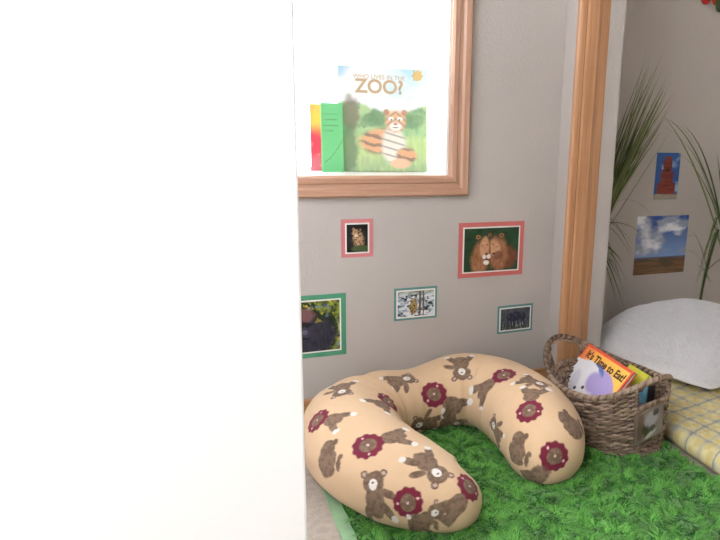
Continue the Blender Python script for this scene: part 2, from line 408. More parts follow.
MOTIFS = [
 ('bear', (-0.695,-0.264,0.182), (-0.678,-0.186,0.175), (-0.184,0.047,0.982), 1.1),
 ('lion', (-0.765,-0.328,0.151), (-0.740,-0.369,0.165), (-0.689,-0.036,0.724), 1.0),
 ('tail', (-0.764,-0.433,0.129), (-0.771,-0.453,0.103), (-0.753,-0.271,0.599), 1.1),
 ('lion', (-0.691,-0.491,0.155), (-0.644,-0.490,0.162), (-0.268,-0.308,0.913), 1.1),
 ('lion', (-0.587,-0.284,0.149), (-0.649,-0.362,0.176), (0.590,-0.424,0.687), 1.05),
 ('bear', (-0.501,-0.160,0.152), (-0.537,-0.171,0.153), (0.066,-0.232,0.971), 1.0),
 ('lion', (-0.445,-0.207,0.118), (-0.403,-0.221,0.084), (-0.153,-0.796,0.586), 1.1),
 ('bear', (-0.363,-0.192,0.160), (-0.354,-0.162,0.176), (-0.107,-0.595,0.797), 1.1),
 ('lion', (-0.279,-0.275,0.175), (-0.321,-0.270,0.153), (-0.243,-0.097,0.965), 1.05),
 ('bear', (-0.222,-0.373,0.180), (-0.239,-0.346,0.182), (0.153,-0.060,0.986), 1.0),
 ('lion', (-0.299,-0.460,0.159), (-0.271,-0.420,0.174), (-0.472,-0.218,0.854), 1.1),
 ('tail', (-0.339,-0.490,0.103), (-0.348,-0.495,0.069), (-0.882,-0.235,0.409), 1.1),
 ('bear', (-0.351,-0.374,0.093), (-0.352,-0.395,0.082), (-0.995,-0.013,0.104), 0.9),
 ('lion', (-0.283,-0.566,0.090), (-0.310,-0.564,0.060), (-0.164,-0.911,0.378), 1.1),
 ('tail', (-0.227,-0.512,0.150), (-0.216,-0.532,0.132), (0.242,-0.458,0.856), 1.1),
 ('bear', (-0.699,-0.563,0.110), (-0.701,-0.579,0.079), (-0.661,-0.543,0.518), 1.15),
 ('lion', (-0.645,-0.624,0.086), (-0.639,-0.633,0.059), (-0.511,-0.774,0.374), 1.0),
 ('bear', (-0.577,-0.607,0.126), (-0.594,-0.568,0.141), (0.032,-0.395,0.918), 1.15),
 ('lion', (-0.516,-0.630,0.099), (-0.543,-0.655,0.092), (0.567,-0.437,0.698), 1.0),
 ('bear', (-0.495,-0.230,0.049), (-0.464,-0.218,0.041), (0.148,-0.967,-0.207), 1.0),
 ('bear', (-0.598,-0.656,0.074), (-0.612,-0.650,0.061), (-0.386,-0.903,0.189), 0.8),
 ('bear', (-0.381,-0.221,0.029), (-0.397,-0.218,0.036), (-0.238,-0.785,-0.571), 0.9),
]
def paint_motif(P, cols, kind, h, b, nrm, sc):
    h = np.array(h); b = np.array(b); nrm = np.array(nrm)
    U = b-h; U -= nrm*U.dot(nrm); ln = np.linalg.norm(U); U /= ln; W = np.cross(nrm, U)
    near = np.where((np.linalg.norm(P-h, axis=1) < .13))[0]
    d = P[near]-h; u = d@U; w = d@W; dn = d@nrm
    ok = np.abs(dn) < .06; near = near[ok]; u = u[ok]; w = w[ok]
    k = sc; n = (fbm(u*90+h[0]*50, w*90+h[1]*70)-.5)
    c = cols[near]
    def ell(cu, cw, ru, rw, a=0.0, nz=.25):
        ca, sa = math.cos(a), math.sin(a); x = ((u-cu*k)*ca+(w-cw*k)*sa)/(ru*k); y = (-(u-cu*k)*sa+(w-cw*k)*ca)/(rw*k)
        return 1 - sm(.93, 1.05, np.sqrt(x*x+y*y)+nz*n)
    body = mix(BR + 0*c, BR2, sm(.4, .6, fbm(u*160, w*160)))
    paw = WH
    if kind == 'lion':
        c = mix(c, body, ell(.050, .002, .026, .019)); c = mix(c, body, ell(.066, .018, .020, .009, .6)); c = mix(c, body, ell(.066, -.018, .020, .009, -.6))
        c = mix(c, paw, ell(.082, .028, .006, .008, .6)); c = mix(c, paw, ell(.082, -.028, .006, .008, -.6))
        a = np.arctan2(w, u); r = np.hypot(u, w)/(.030*k)
        c = mix(c, MAR, 1 - sm(.96, 1.05, r + .05*np.cos(a*11)+.1*n))
        c = mix(c, body, ell(0, 0, .0175, .016))
        for q in ((0, 0), (-.004, .021), (-.004, -.021)): c = mix(c, C_(226, 190, 190), ell(q[0], q[1], .0028, .0028))
    elif kind == 'bear':
        c = mix(c, body, ell(.034, 0, .026, .020)); c = mix(c, body, ell(.050, .022, .018, .008, .5)); c = mix(c, body, ell(.050, -.022, .018, .008, -.5))
        c = mix(c, body, ell(.022, .028, .016, .007, 1.1)); c = mix(c, paw, ell(.063, .030, .006, .007)); c = mix(c, paw, ell(.063, -.030, .006, .007))
        c = mix(c, body, ell(0, 0, .019, .021)); 
        for q in (-.018, .018):
            c = mix(c, body, ell(-.014, q, .007, .007)); c = mix(c, C_(196, 168, 160), ell(-.014, q, .0035, .0035))
        c = mix(c, WH, ell(.004, 0, .010, .0085, nz=.1)); c = mix(c, BR, ell(.001, 0, .002, .003, nz=0))
    elif kind == 'tail':
        c = mix(c, body, ell(0, 0, .020, .019)); c = mix(c, body, ell(.022, .002, .024, .026)); c = mix(c, body, ell(.040, .004, .010, .022))
        c = mix(c, body, ell(.032, .034, .013, .006, 0)); c = mix(c, body, ell(.018, .037, .006, .006)); c = mix(c, body, ell(-.014, .016, .007, .006))
    cols[near] = c
for mo in MOTIFS: paint_motif(CUSH_P, cols, *mo)
F = gridF(cns, cnt, wv=True)
cush = thing('nursing_cushion', 'large tan horseshoe floor cushion printed with brown bears and maroon maned lions', 'cushion', (-.45, -.35, 0))
cv = npmesh('cushion_cover', CUSH_P - np.array([-.45, -.35, 0]), F, M_cloth, cush, cols=np.clip(cols, 0, 1))

# ------------------------------------------------------------------ rug
def strands(n, posfn, length, width, lean, colfn, curl=.5, seg=3, clump=5):
    """thin curved blades; posfn(n)->P,N ; returns V,F,C"""
    P, Nn = posfn(n); n = len(P)
    rnd = rng.normal(size=(n, 3)); rnd -= Nn*(rnd*Nn).sum(1)[:, None]
    rnd /= np.linalg.norm(rnd, axis=1)[:, None]+1e-9
    cl = np.stack([fbm(P[:, 0]*60, P[:, 1]*60, 3.0+P[:, 2]*60, 2)-.5, fbm(P[:, 0]*60+31, P[:, 1]*60+9, P[:, 2]*60, 2)-.5, 0*P[:, 0]], 1)*clump
    cl -= Nn*(cl*Nn).sum(1)[:, None]
    D = rnd*.55 + cl; 
    L = length*(.65+.7*rng.random(n)); side = np.cross(Nn, D); side /= np.linalg.norm(side, axis=1)[:, None]+1e-9
    V = []; 
    for k in range(seg+1):
        t = k/seg
        c = P + Nn*(L*(t - curl*.35*t*t))[:, None] + D*(L*lean*t*t)[:, None]
        w = width*(1-.75*t**2)
        if k < seg: V += [c - side*w/2, c + side*w/2]
        else: V += [c]
    V = np.stack(V, 1); m = V.shape[1]
    base = (np.arange(n)*m)[:, None]
    quads = np.concatenate([base + np.array([[2*k, 2*k+1, 2*k+3, 2*k+2]]) for k in range(seg-1)])
    tris = base + np.array([[2*(seg-1), 2*(seg-1)+1, 2*seg]])
    C = np.repeat(colfn(P, n)[:, None, :], m, 1)
    return V.reshape(-1, 3), [quads, tris], C.reshape(-1, 3)
RX0, RX1, RY0, RY1 = -.765, .098, -1.25, -.02
rug = thing('shag_rug', 'grass green shag rug on the floor under the horseshoe cushion and wicker basket', 'rug', (-.33, -.6, 0))
off = np.array([-.33, -.6, 0])
def rugz(x, y): return .004 + .019*fbm(x*30, y*30, 1.0, 2)
nu, nv = 260, 360
U, V_ = np.meshgrid(np.linspace(RX0+.022, RX1, nu), np.linspace(RY0, RY1, nv), indexing='ij')
Zr = rugz(U, V_); edge = np.minimum.reduce([U-U.min(), U.max()-U, V_-V_.min(), V_.max()-V_]); Zr = Zr*sm(0, .012, edge) + .002
M_rugbase = pmat('green_rug_backing', (44, 104, 40), .95, .15, 90)
npmesh('rug_base', np.stack([U, V_, Zr], -1).reshape(-1, 3) - off, gridF(nu, nv), M_rugbase, rug)
M_band = pmat('pale_green_binding', (150, 186, 146), .9, .05, 60, .3, 500)
boxobj('rug_binding', (RX0-off[0], RX0+.030-off[0], RY0-off[1], RY1-off[1], .0005, .007), M_band, rug, bev=.002)
def rp(n):
    x = rng.uniform(RX0+.030, RX1, n); y = rng.uniform(RY0, RY1, n)
    keep = (y > -1.0) | (rng.random(n) < .5); x, y = x[keep], y[keep]
    Nn = np.tile([0, 0, 1.0], (len(x), 1)); return np.stack([x, y, rugz(x, y)-.001], 1), Nn
def rc(P, n):
    t = np.clip(rng.random(n)*.8 + .4*(fbm(P[:, 0]*40, P[:, 1]*40)-.3), 0, 1)
    return mix(C_(46, 116, 38), C_(122, 188, 88), t)
Vs, Fs, Cs = strands(120000, rp, .012, .0028, .8, rc, curl=.9, clump=7)
o = npmesh('rug_pile', Vs - off, Fs, M_pile, rug, cols=Cs); o['kind'] = 'stuff'

# ------------------------------------------------------------------ mattress + quilt
def build_mattress():
    t = thing('floor_mattress', 'low floor mattress under a yellow and blue plaid quilt in the alcove', 'mattress', (.8, -.2, 0))
    x0, x1, y0, y1, h = .118, 1.52, -.95, .135, .058
    nu, nv = 430, 380
    # rounded slab: param across top with sides wrapped
    def prm(n, a0, a1, r):
        L = a1-a0; s = np.linspace(-r*1.9, L+r*1.9, n)
        return s
    s = prm(nu, x0, x1, .05); q = prm(nv, y0, y1, .05)
    S, Q = np.meshgrid(s, q, indexing='ij')
    X = x0 + np.clip(S, 0, x1-x0); Y = y0 + np.clip(Q, 0, y1-y0)
    ox = np.where(S < 0, S, np.where(S > x1-x0, S-(x1-x0), 0)); oy = np.where(Q < 0, Q, np.where(Q > y1-y0, Q-(y1-y0), 0))
    dd = np.hypot(ox, oy)+1e-9; m = np.minimum(1, np.maximum(np.abs(ox), np.abs(oy))/(.05*1.9)); ux, uy = ox/dd, oy/dd
    ang = m*PI*.93; r = h/2
    inset = r*1.0
    X = x0+inset + (X-x0)/(x1-x0)*(x1-x0-2*inset) + ux*r*np.sin(ang); Y = y0+inset + (Y-y0)/(y1-y0)*(y1-y0-2*inset) + uy*r*np.sin(ang)
    Zm = r + r*np.cos(ang)
    top = 1-m
    wr = .012*(fbm(X*7, Y*7, 2.0, 3)-.5) + .010*(np.abs(np.sin((X*5+Y*9)+3*fbm(X*4, Y*4, 5)))-.5)*fbm(X*3, Y*3, 7)
    wr = wr - .003*(np.abs(((X*.97+Y*.2)/.074) % 1-.5) < .03) - .003*(np.abs(((Y*.97-X*.2)/.074) % 1-.5) < .03)
    # bunched quilt behind the basket
    wr = wr + .035*np.exp(-(((X-.24)/.07)**2+((Y+.08)/.16)**2))*(1+.4*np.sin(X*60+Y*30))
    Zm = Zm + wr*top; Zm = np.maximum(Zm, .002)
    # plaid
    a = R(12); u = (X*math.cos(a)+Y*math.sin(a))/.052; v = (-X*math.sin(a)+Y*math.cos(a))/.052
    u = u + .25*(fbm(X*8, Y*8)-.5); v = v + .25*(fbm(X*8+5, Y*8)-.5)
    fu, fv = u % 1, v % 1
    col = np.tile(C_(206, 190, 128), X.shape+(1,)) if False else np.broadcast_to(C_(208, 192, 128), X.shape+(3,)).copy()
    bl = np.maximum(1-sm(.12, .2, np.abs(fu-.5)), 0)
    bu = 1-sm(.13, .2, np.abs(fu-.5)); bv = 1-sm(.13, .2, np.abs(fv-.5))
    col = mix(col, C_(196, 192, 172), np.maximum(bu, bv)*.6); col = mix(col, C_(150, 156, 162), bu*bv*.6)
    par = ((np.floor(u)+np.floor(v)) % 2)
    col = mix(col, C_(222, 214, 176), par*(1-np.maximum(bu, bv))*.5)
    lu = 1-sm(.02, .05, np.abs(fu-.5)); lv = 1-sm(.02, .05, np.abs(fv-.5))
    col = mix(col, C_(84, 92, 116), np.maximum(lu*(np.floor(u) % 2), lv*(np.floor(v) % 2))*.75)
    col = mix(col, C_(150, 150, 150), np.maximum(lu, lv)*.35)
    col = col*(.93+.14*fbm(X*90, Y*90))[..., None]
    P = np.stack([X, Y, Zm], -1).reshape(-1, 3) - np.array([.8, -.2, 0])
    npmesh('plaid_quilt', P, gridF(nu, nv), M_quilt, t, cols=np.clip(col, 0, 1).reshape(-1, 3))
    return t
build_mattress()
# ------------------------------------------------------------------ fluffy pillow
def build_pillow():
    c = np.array([.505, -.070, .052])
    t = thing('fleece_pillow', 'fluffy white fleece pillow lying on the plaid mattress below the cloud print', 'pillow', c)
    nu, nv = 200, 200
    a = np.linspace(-1, 1, nu); U, V = np.meshgrid(a, a, indexing='ij')
    def surf(U, V, sgn):
        hx, hy = .285, .245
        x = U*hx*np.sqrt(1-.10*V*V) ; y = V*hy*np.sqrt(1-.10*U*U)
        corner = np.abs(U*V)**3
        x = x*(1-.03*corner); y = y*(1-.03*corner)
        prof = ((1-np.abs(U)**2.4)*(1-np.abs(V)**2.4)).clip(0)**.55
        z = prof*(.126 if sgn > 0 else -.045)
        z = z + sgn*.022*(fbm(U*3+9, V*3, 1.0, 2)-.5)*prof
        z = z + .012*V + .016
        ca, sa = math.cos(R(20)), math.sin(R(20))
        return np.stack([x*ca-y*sa, x*sa+y*ca, z+.030], -1)
    T = surf(U, V, 1).reshape(-1, 3); B = surf(U, V, -1).reshape(-1, 3)
    B[:, 2] = np.maximum(B[:, 2], .004)
    M_pil = pmat('fleece_cloth', (244, 242, 244), .95, .03, 30)
    n0 = len(T); F = np.concatenate([gridF(nu, nv), gridF(nu, nv)[:, ::-1]+n0])
    npmesh('pillow_body', np.concatenate([T, B]), F, M_pil, t)
    def pf(n):
        u = rng.uniform(-.995, .995, n); v = rng.uniform(-.995, .995, n); e = .004
        p = surf(u, v, 1); px = surf(u+e, v, 1)-p; py = surf(u, v+e, 1)-p
        N = np.cross(px, py); N /= np.linalg.norm(N, axis=1)[:, None]
        return p-N*.001, N
    def cf(P, n): return mix(C_(242, 240, 243), C_(253, 252, 253), rng.random(n))
    Vs, Fs, Cs = strands(90000, pf, .010, .0014, .75, cf, clump=.5)
    o = npmesh('fleece_pile', Vs, Fs, M_pile, t, cols=Cs); o['kind'] = 'stuff'
build_pillow()

# ------------------------------------------------------------------ wicker basket
BC = np.array([-.020, -.353]); BTH = R(-77)
def bfoot(t, f, rad=0.0):
    """point at angle t, height fraction f (0 base .. 1 rim)"""
    g = f**.85
    a = .112 + (.178-.112)*g; b = .106+(.150-.106)*g
    cx = BC[0] + .024*(1-g); cy = BC[1] - .050*(1-g)
    u = (a+rad)*np.cos(t); v = (b+rad)*np.sin(t)
    return cx + u*math.cos(BTH)-v*math.sin(BTH), cy + u*math.sin(BTH)+v*math.cos(BTH)
def rimz(t): return .160 + .062*np.abs(np.cos(t))**3.2
bask = thing('wicker_basket', 'brown woven wicker basket with loop handles holding picture books, by the oak post', 'basket', (BC[0], BC[1], 0))
boff = np.array([BC[0], BC[1], 0]); B0 = .014
def tube_np(path, rad, ns=6, closed=False, twist=0.0, cols=None):
    path = np.asarray(path); n = len(path)
    if closed: T = np.roll(path, -1, 0)-np.roll(path, 1, 0)
    else: T = np.gradient(path, axis=0)
    T /= np.linalg.norm(T, axis=1)[:, None]+1e-9
    up = np.array([0, 0, 1.0]); A = np.cross(T, up); ln = np.linalg.norm(A, axis=1)[:, None]
    A = np.where(ln > .15, A/(ln+1e-9), np.array([[1.0, 0, 0]])); B = np.cross(A, T); 
    A = np.cross(T, B); A /= np.linalg.norm(A, axis=1)[:, None]+1e-9; B /= np.linalg.norm(B, axis=1)[:, None]+1e-9
    a = np.linspace(0, 2*PI, ns, endpoint=False); rad = np.broadcast_to(rad, (n,))
    V = path[:, None, :] + rad[:, None, None]*(np.cos(a)[None, :, None]*A[:, None, :]+np.sin(a)[None, :, None]*B[:, None, :])
    return V.reshape(-1, 3), gridF(n, ns, wu=closed, wv=True)
class Acc:
    def __init__(s): s.V = []; s.F = []; s.C = []; s.n = 0
    def add(s, V, F, c):
        s.V.append(V); s.F.append(F+s.n); s.n += len(V); s.C.append(np.broadcast_to(c, (len(V), 3)))
    def out(s, name, mat, parent, off=0): return npmesh(name, np.concatenate(s.V)-off, np.concatenate(s.F), mat, parent, cols=np.clip(np.concatenate(s.C), 0, 1))
W1, W2 = C_(184, 160, 140), C_(84, 64, 52)
def wc(n, seed, path=None):
    k = fbm(np.linspace(0, 14, n)+seed*3.7, seed*1.3+np.zeros(n))
    return mix(W2, W1, np.clip((k-.25)*1.8, 0, 1))
acc = Acc(); NST = 44; ROWS = 29
tt = np.linspace(0, 2*PI, 600, endpoint=False)
OPEN = .42   # half-angle of each handle opening
for r in range(ROWS):
    f0 = (r+.5)/ROWS
    ph = (r % 2)*PI
    # rows follow the rim: low rows flat, upper rows rise with the rim
    zt = B0 + (rimz(tt)-B0)*f0
    hole = (f0 > .68) & (f0 < .93)
    rad = .0040*np.sin(tt*NST/2 + ph) + .0007*np.sin(tt*37+r)
    x, y = bfoot(tt, zt/.2, rad)
    path = np.stack([x, y, zt + .0012*np.sin(tt*11+r*2)], 1)
    thick = .0034*(1 + .25*(fbm(tt*4, r*1.7)-.5))
    dist = np.minimum(np.abs(np.angle(np.exp(1j*tt))), np.abs(np.angle(np.exp(1j*(tt-PI)))))
    if hole:
        for c0 in (0, PI):
            # keep the two side segments between openings
            sel = np.linspace(c0+OPEN, c0+PI-OPEN, 240)
            zt = B0 + (rimz(sel)-B0)*f0; rad = .0040*np.sin(sel*NST/2+ph)
            x, y = bfoot(sel, zt/.2, rad); p = np.stack([x, y, zt], 1)
            V, F = tube_np(p, .0034, 7); acc.add(V, F, np.repeat(wc(240, r+c0), 7, 0))
    else:
        V, F = tube_np(path, thick, 7, closed=True); acc.add(V, F, np.repeat(wc(600, r), 7, 0))
for k in range(NST):
    t0 = 2*PI*(k+.5)/NST
    dist = min(abs(np.angle(np.exp(1j*t0))), abs(np.angle(np.exp(1j*(t0-PI)))))
    top = rimz(t0)-.004 if dist > OPEN else B0+(rimz(t0)-B0)*.68
    z = np.linspace(.004, top, 24); x, y = bfoot(t0, z/.2)
    V, F = tube_np(np.stack([x, y, z], 1), .0032, 6); acc.add(V, F, wc(24*6, k+50))
acc.out('woven_body', M_wick, bask, boff)
acc = Acc()    # base
x, y = bfoot(tt, .02); 
for q in range(1, 15):
    s = q/15; V, F = tube_np(np.stack([BC[0]+.024+(x-BC[0]-.024)*s, BC[1]-.05+(y-BC[1]+.05)*s, np.full_like(x, .016)+.001*np.sin(tt*16+q*PI)], 1), .005, 6, closed=True)
    acc.add(V, F, np.repeat(wc(600, q+80), 6, 0))
acc.out('woven_base', M_wick, bask, boff)
def rope(acc, path, rad, strand, turns, closed, seed, n_s=3):
    path = np.asarray(path); n = len(path)
    T = (np.roll(path, -1, 0)-np.roll(path, 1, 0)) if closed else np.gradient(path, axis=0)
    T /= np.linalg.norm(T, axis=1)[:, None]; A = np.cross(T, [0, 0, 1.0]); A /= np.linalg.norm(A, axis=1)[:, None]+1e-9; B = np.cross(A, T)
    for k in range(n_s):
        a = np.linspace(0, 2*PI*turns, n, endpoint=not closed) + 2*PI*k/n_s
        p = path + rad*(np.cos(a)[:, None]*A+np.sin(a)[:, None]*B)
        V, F = tube_np(p, strand, 7, closed=closed); acc.add(V, F, np.repeat(wc(n, seed+k), 7, 0))
acc = Acc(); x, y = bfoot(tt, rimz(tt)/.2); tt2 = np.linspace(0, 2*PI, 1400, endpoint=False); x, y = bfoot(tt2, rimz(tt2)/.2)
rope(acc, np.stack([x, y, rimz(tt2)], 1), .0036, .0042, 52, True, 101)
acc.out('braided_rim', M_wick, bask, boff)
acc = Acc(); x, y = bfoot(tt2, .03)
rope(acc, np.stack([x, y, np.full_like(x, .0145)], 1), .0035, .0045, 50, True, 131)
acc.out('braided_foot', M_wick, bask, boff)
for c0 in (0, PI):   # handle wraps: the loop bounding each opening
    acc = Acc()
    for sgn in (-1, 1):
        t0 = c0 + sgn*OPEN
        z = np.linspace(B0+(rimz(t0)-B0)*.62, rimz(t0), 60); x, y = bfoot(t0, z/.2)
        rope(acc, np.stack([x, y, z], 1) + 1e-5*np.arange(60)[:, None], .003, .0045, 3, False, 151)
    ss = np.linspace(c0-OPEN, c0+OPEN, 160); z = B0+(rimz(ss)-B0)*.69; x, y = bfoot(ss, z/.2)
    rope(acc, np.stack([x, y, z], 1), .0025, .0042, 8, False, 161)
    acc.out('handle', M_wick, bask, boff)

# picture card on the basket end
def flat_card(t, P0, U, Wv, w, h, paint, res, off, name='print', mat=None, thick=.001):
    """sheet with corner P0 (top-left), U unit right, Wv unit down"""
    U = np.array(U, float); U /= np.linalg.norm(U); Wv = np.array(Wv, float); Wv -= U*Wv.dot(U); Wv /= np.linalg.norm(Wv)
    N = np.cross(Wv, U); 
    nv = res; nu = int(res*w/h); A, B = np.meshgrid(np.linspace(0, 1, nu), np.linspace(0, 1, nv), indexing='ij')
    P = np.array(P0) + A[..., None]*w*U + B[..., None]*h*Wv - np.array(off)
    cols = np.clip(paint(A*w/h, 1-B, w/h), 0, 1).reshape(-1, 3)
    return npmesh(name, P.reshape(-1, 3), gridF(nu, nv)[:, ::-1].copy(), mat or M_print, t, cols=cols, smooth=True), U, Wv, N
def paint_card(u, v, a):
    col = mix(C_(120,108,100), C_(160,150,150), fbm(u*5, v*5))
    col = mix(col, C_(120,96,84), E(u,v,.28,.5,.16,.42,n=.3)); col = mix(col, C_(58,66,44), E(u,v,.55,.35,.2,.22,.3,n=.5))
    col = mix(col, C_(178,172,186), E(u,v,.75,.62,.3,.24,n=.5)); col = mix(col, C_(60,54,70), E(u,v,.95,.78,.14,.1,n=.4))
    col = mix(col, C_(206,204,198), E(u,v,.75,.16,.25,.07,.3,n=.3)); col = mix(col, C_(78,84,72), E(u,v,.8,.32,.16,.1,n=.4))
    col = col*.8; col = mix(col, C_(108, 88, 76), sm(.92,1,np.maximum(np.abs(u/a-.5),np.abs(v-.5))*2))
    return col
P0 = np.array([-.066, -.560, .154]); U0 = np.array([.105, .030, .006]); 
card = thing('picture_card', 'worn photo card tied to the right end of the wicker basket', 'card', (P0[0], P0[1], .05))
coff = np.array([P0[0], P0[1], .05])
N0 = np.cross([0, 0, -1.0], U0/np.linalg.norm(U0))
pr, U_, W_, N_ = flat_card(card, P0, U0, (0, 0, -1), .112, .086, paint_card, 110, coff)
N_ = np.cross(W_, U_); print('card normal', N_)
bm = bmesh.new()
c4 = [P0, P0+U_*.112, P0+U_*.112+W_*.086, P0+W_*.086]
f = -N_ if N_[1] < 0 else N_
a = [bm.verts.new(p + f*.0004 - coff) for p in c4]; b = [bm.verts.new(p + f*.002 - coff) for p in c4]
bm.faces.new(a); bm.faces.new(b)
for i in range(4): bm.faces.new([a[i], a[(i+1) % 4], b[(i+1) % 4], b[i]])
from_bm('card_backing', bm, pmat('brown_card', (120, 96, 80), .7), card)
for fx in (.2, .8):
    acc = Acc()
    p = P0 + U_*.112*fx + W_*.006; q = p - f*.024 + np.array([0, 0, .022])
    V, F = tube_np(np.stack([p-f*.001+(q-p)*s + f*0 for s in np.linspace(0, 1, 8)]), .0012, 5); acc.add(V, F, C_(150, 124, 96))
    acc.out('tie', M_wick, card, coff)

# ------------------------------------------------------------------ books
def text_mesh(name, body, size, mat, parent, origin, U, Vup, offset=0.0, lift=.0006, shear=0.0, ext=.0002, align='LEFT'):
    cu = bpy.data.curves.new(name, 'FONT'); cu.body = body; cu.size = size; cu.offset = offset; cu.extrude = ext; cu.shear = shear; cu.align_x = align
    cu.resolution_u = 4
    o = bpy.data.objects.new(name, cu); COL.objects.link(o)
    dg = bpy.context.evaluated_depsgraph_get(); me = bpy.data.meshes.new_from_object(o.evaluated_get(dg))
    bpy.data.objects.remove(o); bpy.data.curves.remove(cu)
    U = Vector(U).normalized(); Vu = Vector(Vup); Vu = (Vu - U*Vu.dot(U)).normalized(); Nn = U.cross(Vu)
    M = Matrix((U, Vu, Nn)).transposed().to_4x4(); M.translation = Vector(origin) + Nn*lift
    me.transform(M); me.materials.clear()
    return link(name, me, mat, parent)
def book(name, label, P0, U, Wd, w, h, th, paint, res, cover, pages, group=None, cat='book'):
    """P0 top-left of the front cover; spine on the left edge"""
    U = np.array(U, float); U /= np.linalg.norm(U); Wd = np.array(Wd, float); Wd -= U*Wd.dot(U); Wd /= np.linalg.norm(Wd)
    N = np.cross(Wd, U)*-1; N = np.cross(U, -Wd)      # outward normal of the front cover
    P0 = np.array(P0, float); base = P0 + Wd*h + U*w/2 - N*th/2
    t = thing(name, label, cat, base, group)
    def slab(nm, a0, a1, b0, b1, d0, d1, mat, bev=0):
        bm = bmesh.new(); box(bm, a0, a1, d0, d1, b0, b1)
        if bev: bmesh.ops.bevel(bm, geom=list(bm.edges), offset=bev, segments=2, affect='EDGES')
        for v in bm.verts:
            p = P0 + U*v.co.x + Wd*v.co.z - N*v.co.y - base; v.co = Vector(p)
        return from_bm(nm, bm, mat, t)
    slab('front_cover', 0, w, 0, h, 0, .0018, cover); slab('back_cover', 0, w, 0, h, th-.0018, th, cover)
    slab('spine', -.0012, .0004, 0, h, .0002, th-.0002, cover)
    slab('pages', .001, w-.003, .003, h-.003, .0018, th-.0018, pages)
    A, B = np.meshgrid(np.linspace(0, 1, int(res*w/h)), np.linspace(0, 1, res), indexing='ij')
    P = P0 + A[..., None]*w*U + B[..., None]*h*Wd + N*.0003 - base
    cols = np.clip(paint(A*w/h, 1-B, w/h), 0, 1).reshape(-1, 3)
    cp_ = npmesh('cover_print', P.reshape(-1, 3), gridF(A.shape[0], A.shape[1])[:, ::-1].copy(), M_print, t, cols=cols)
    def txt(body, size, mat, u, v, offset=0, shear=0, rot=0, align='LEFT'):
        o = P0 + U*u*w + Wd*(1-v)*h - base
        ca, sa = math.cos(rot), math.sin(rot)
        text_mesh('lettering', body, size, mat, cp_, o, U*ca - Wd*sa, -Wd*ca - U*sa, offset, shear=shear, align=align)
    return t, txt
M_pages = pmat('page_edges', (236, 230, 216), .8, .03, 200)
def paint_zoo(u, v, a):
    sky = mix(C_(236,240,240), C_(160,206,232), sm(.5,.75,fbm(u*4, v*5))*sm(.55,1,v)); col = mix(sky, C_(170,214,234), sm(.62,1.0,v)*sm(.3,.75,u)*.8)
    hill = .60+.05*np.sin(u*7+1)+.03*fbm(u*20, v*0)
    green = mix(C_(120,180,110), C_(186,214,150), fbm(u*8, v*14)); green = mix(green, C_(70,130,84), sm(.55,.7,fbm(u*11, v*9+2))*.8)
    col = mix(col, green, 1-sm(hill-.02, hill+.02, v))
    col = mix(col, mix(C_(64,124,72), C_(120,164,104), fbm(u*16, v*16)), np.maximum(E(u,v,.68,.5,.18,.07,n=.4), E(u,v,.34,.5,.14,.07,n=.4)))
    grass = mix(C_(148,192,104), C_(204,222,150), fbm(u*40, v*9)); col = mix(col, grass, 1-sm(.30,.38,v))
    col = mix(col, C_(112,150,112), (1-sm(0,.22,v))*fbm(u*30, v*8))
    col = mix(col, C_(112,84,72), E(u,v,.10,.55,.09,.16,n=.5)*.8); col = mix(col, C_(70,104,64), E(u,v,.08,.2,.1,.25,n=.6)*.8)
    stripes = sm(.2,.5,np.sin(v*75+6*fbm(u*9, v*9)+u*10))
    fur = mix(C_(222,160,108), C_(92,66,54), stripes*.75)
    col = mix(col, fur, np.maximum(E(u,v,.40,.30,.2,.12,.1,n=.2), E(u,v,.30,.30,.08,.08)))
    col = mix(col, C_(238,232,222), E(u,v,.53,.26,.12,.18,n=.2)); col = mix(col, C_(110,84,74), E(u,v,.53,.26,.12,.18)*sm(.6,.8,np.sin(v*90+u*25))*.6)
    col = mix(col, fur, E(u,v,.66,.16,.1,.08,n=.2)); col = mix(col, C_(236,190,150), E(u,v,.6,.08,.1,.05))
    head = E(u,v,.55,.49,.105,.105,n=.1); col = mix(col, mix(C_(230,178,130), C_(96,68,56), sm(.3,.6,np.sin(v*100+8*np.abs(u-.55)*10))*.5), head)
    for s in (-1, 1):
        col = mix(col, C_(186,128,90), E(u,v,.55+s*.09,.575,.03,.03)); col = mix(col, C_(244,240,232), E(u,v,.55+s*.045,.515,.028,.02)); col = mix(col, C_(60,48,40), E(u,v,.55+s*.04,.505,.009,.009))
    col = mix(col, C_(244,240,234), E(u,v,.55,.44,.06,.04)); col = mix(col, C_(190,116,100), E(u,v,.55,.465,.02,.012)); col = mix(col, C_(70,54,48), E(u,v,.55,.43,.03,.005))
    return mix(col, C_(244, 246, 244), .14+0*u)  # window glare that washes out the cover is mixed into its colours
# position from the sill: bottom right x=-.375,y=.09
M_zoocov = pmat('pale_cover', (226, 232, 232), .4); M_tan = pmat('tan_lettering', (196, 172, 140), .6); M_grey = pmat('grey_lettering', (150, 160, 170), .6)
zoo, ztxt = book('picture_book', 'large tiger picture book, print washed out as by window glare, standing open-faced on the bright windowsill', (-.618, .100, .940), (1, -.02, 0), (0, -.06, -1), .243, .277, .012, paint_zoo, 230, M_zoocov, M_pages, 'books on the windowsill')
ztxt('WHO LIVES IN THE', .0165, M_tan, .45, .885, .0000, align='CENTER')
ztxt('ZOO?', .050, M_tan, .45, .755, .0013, align='CENTER')
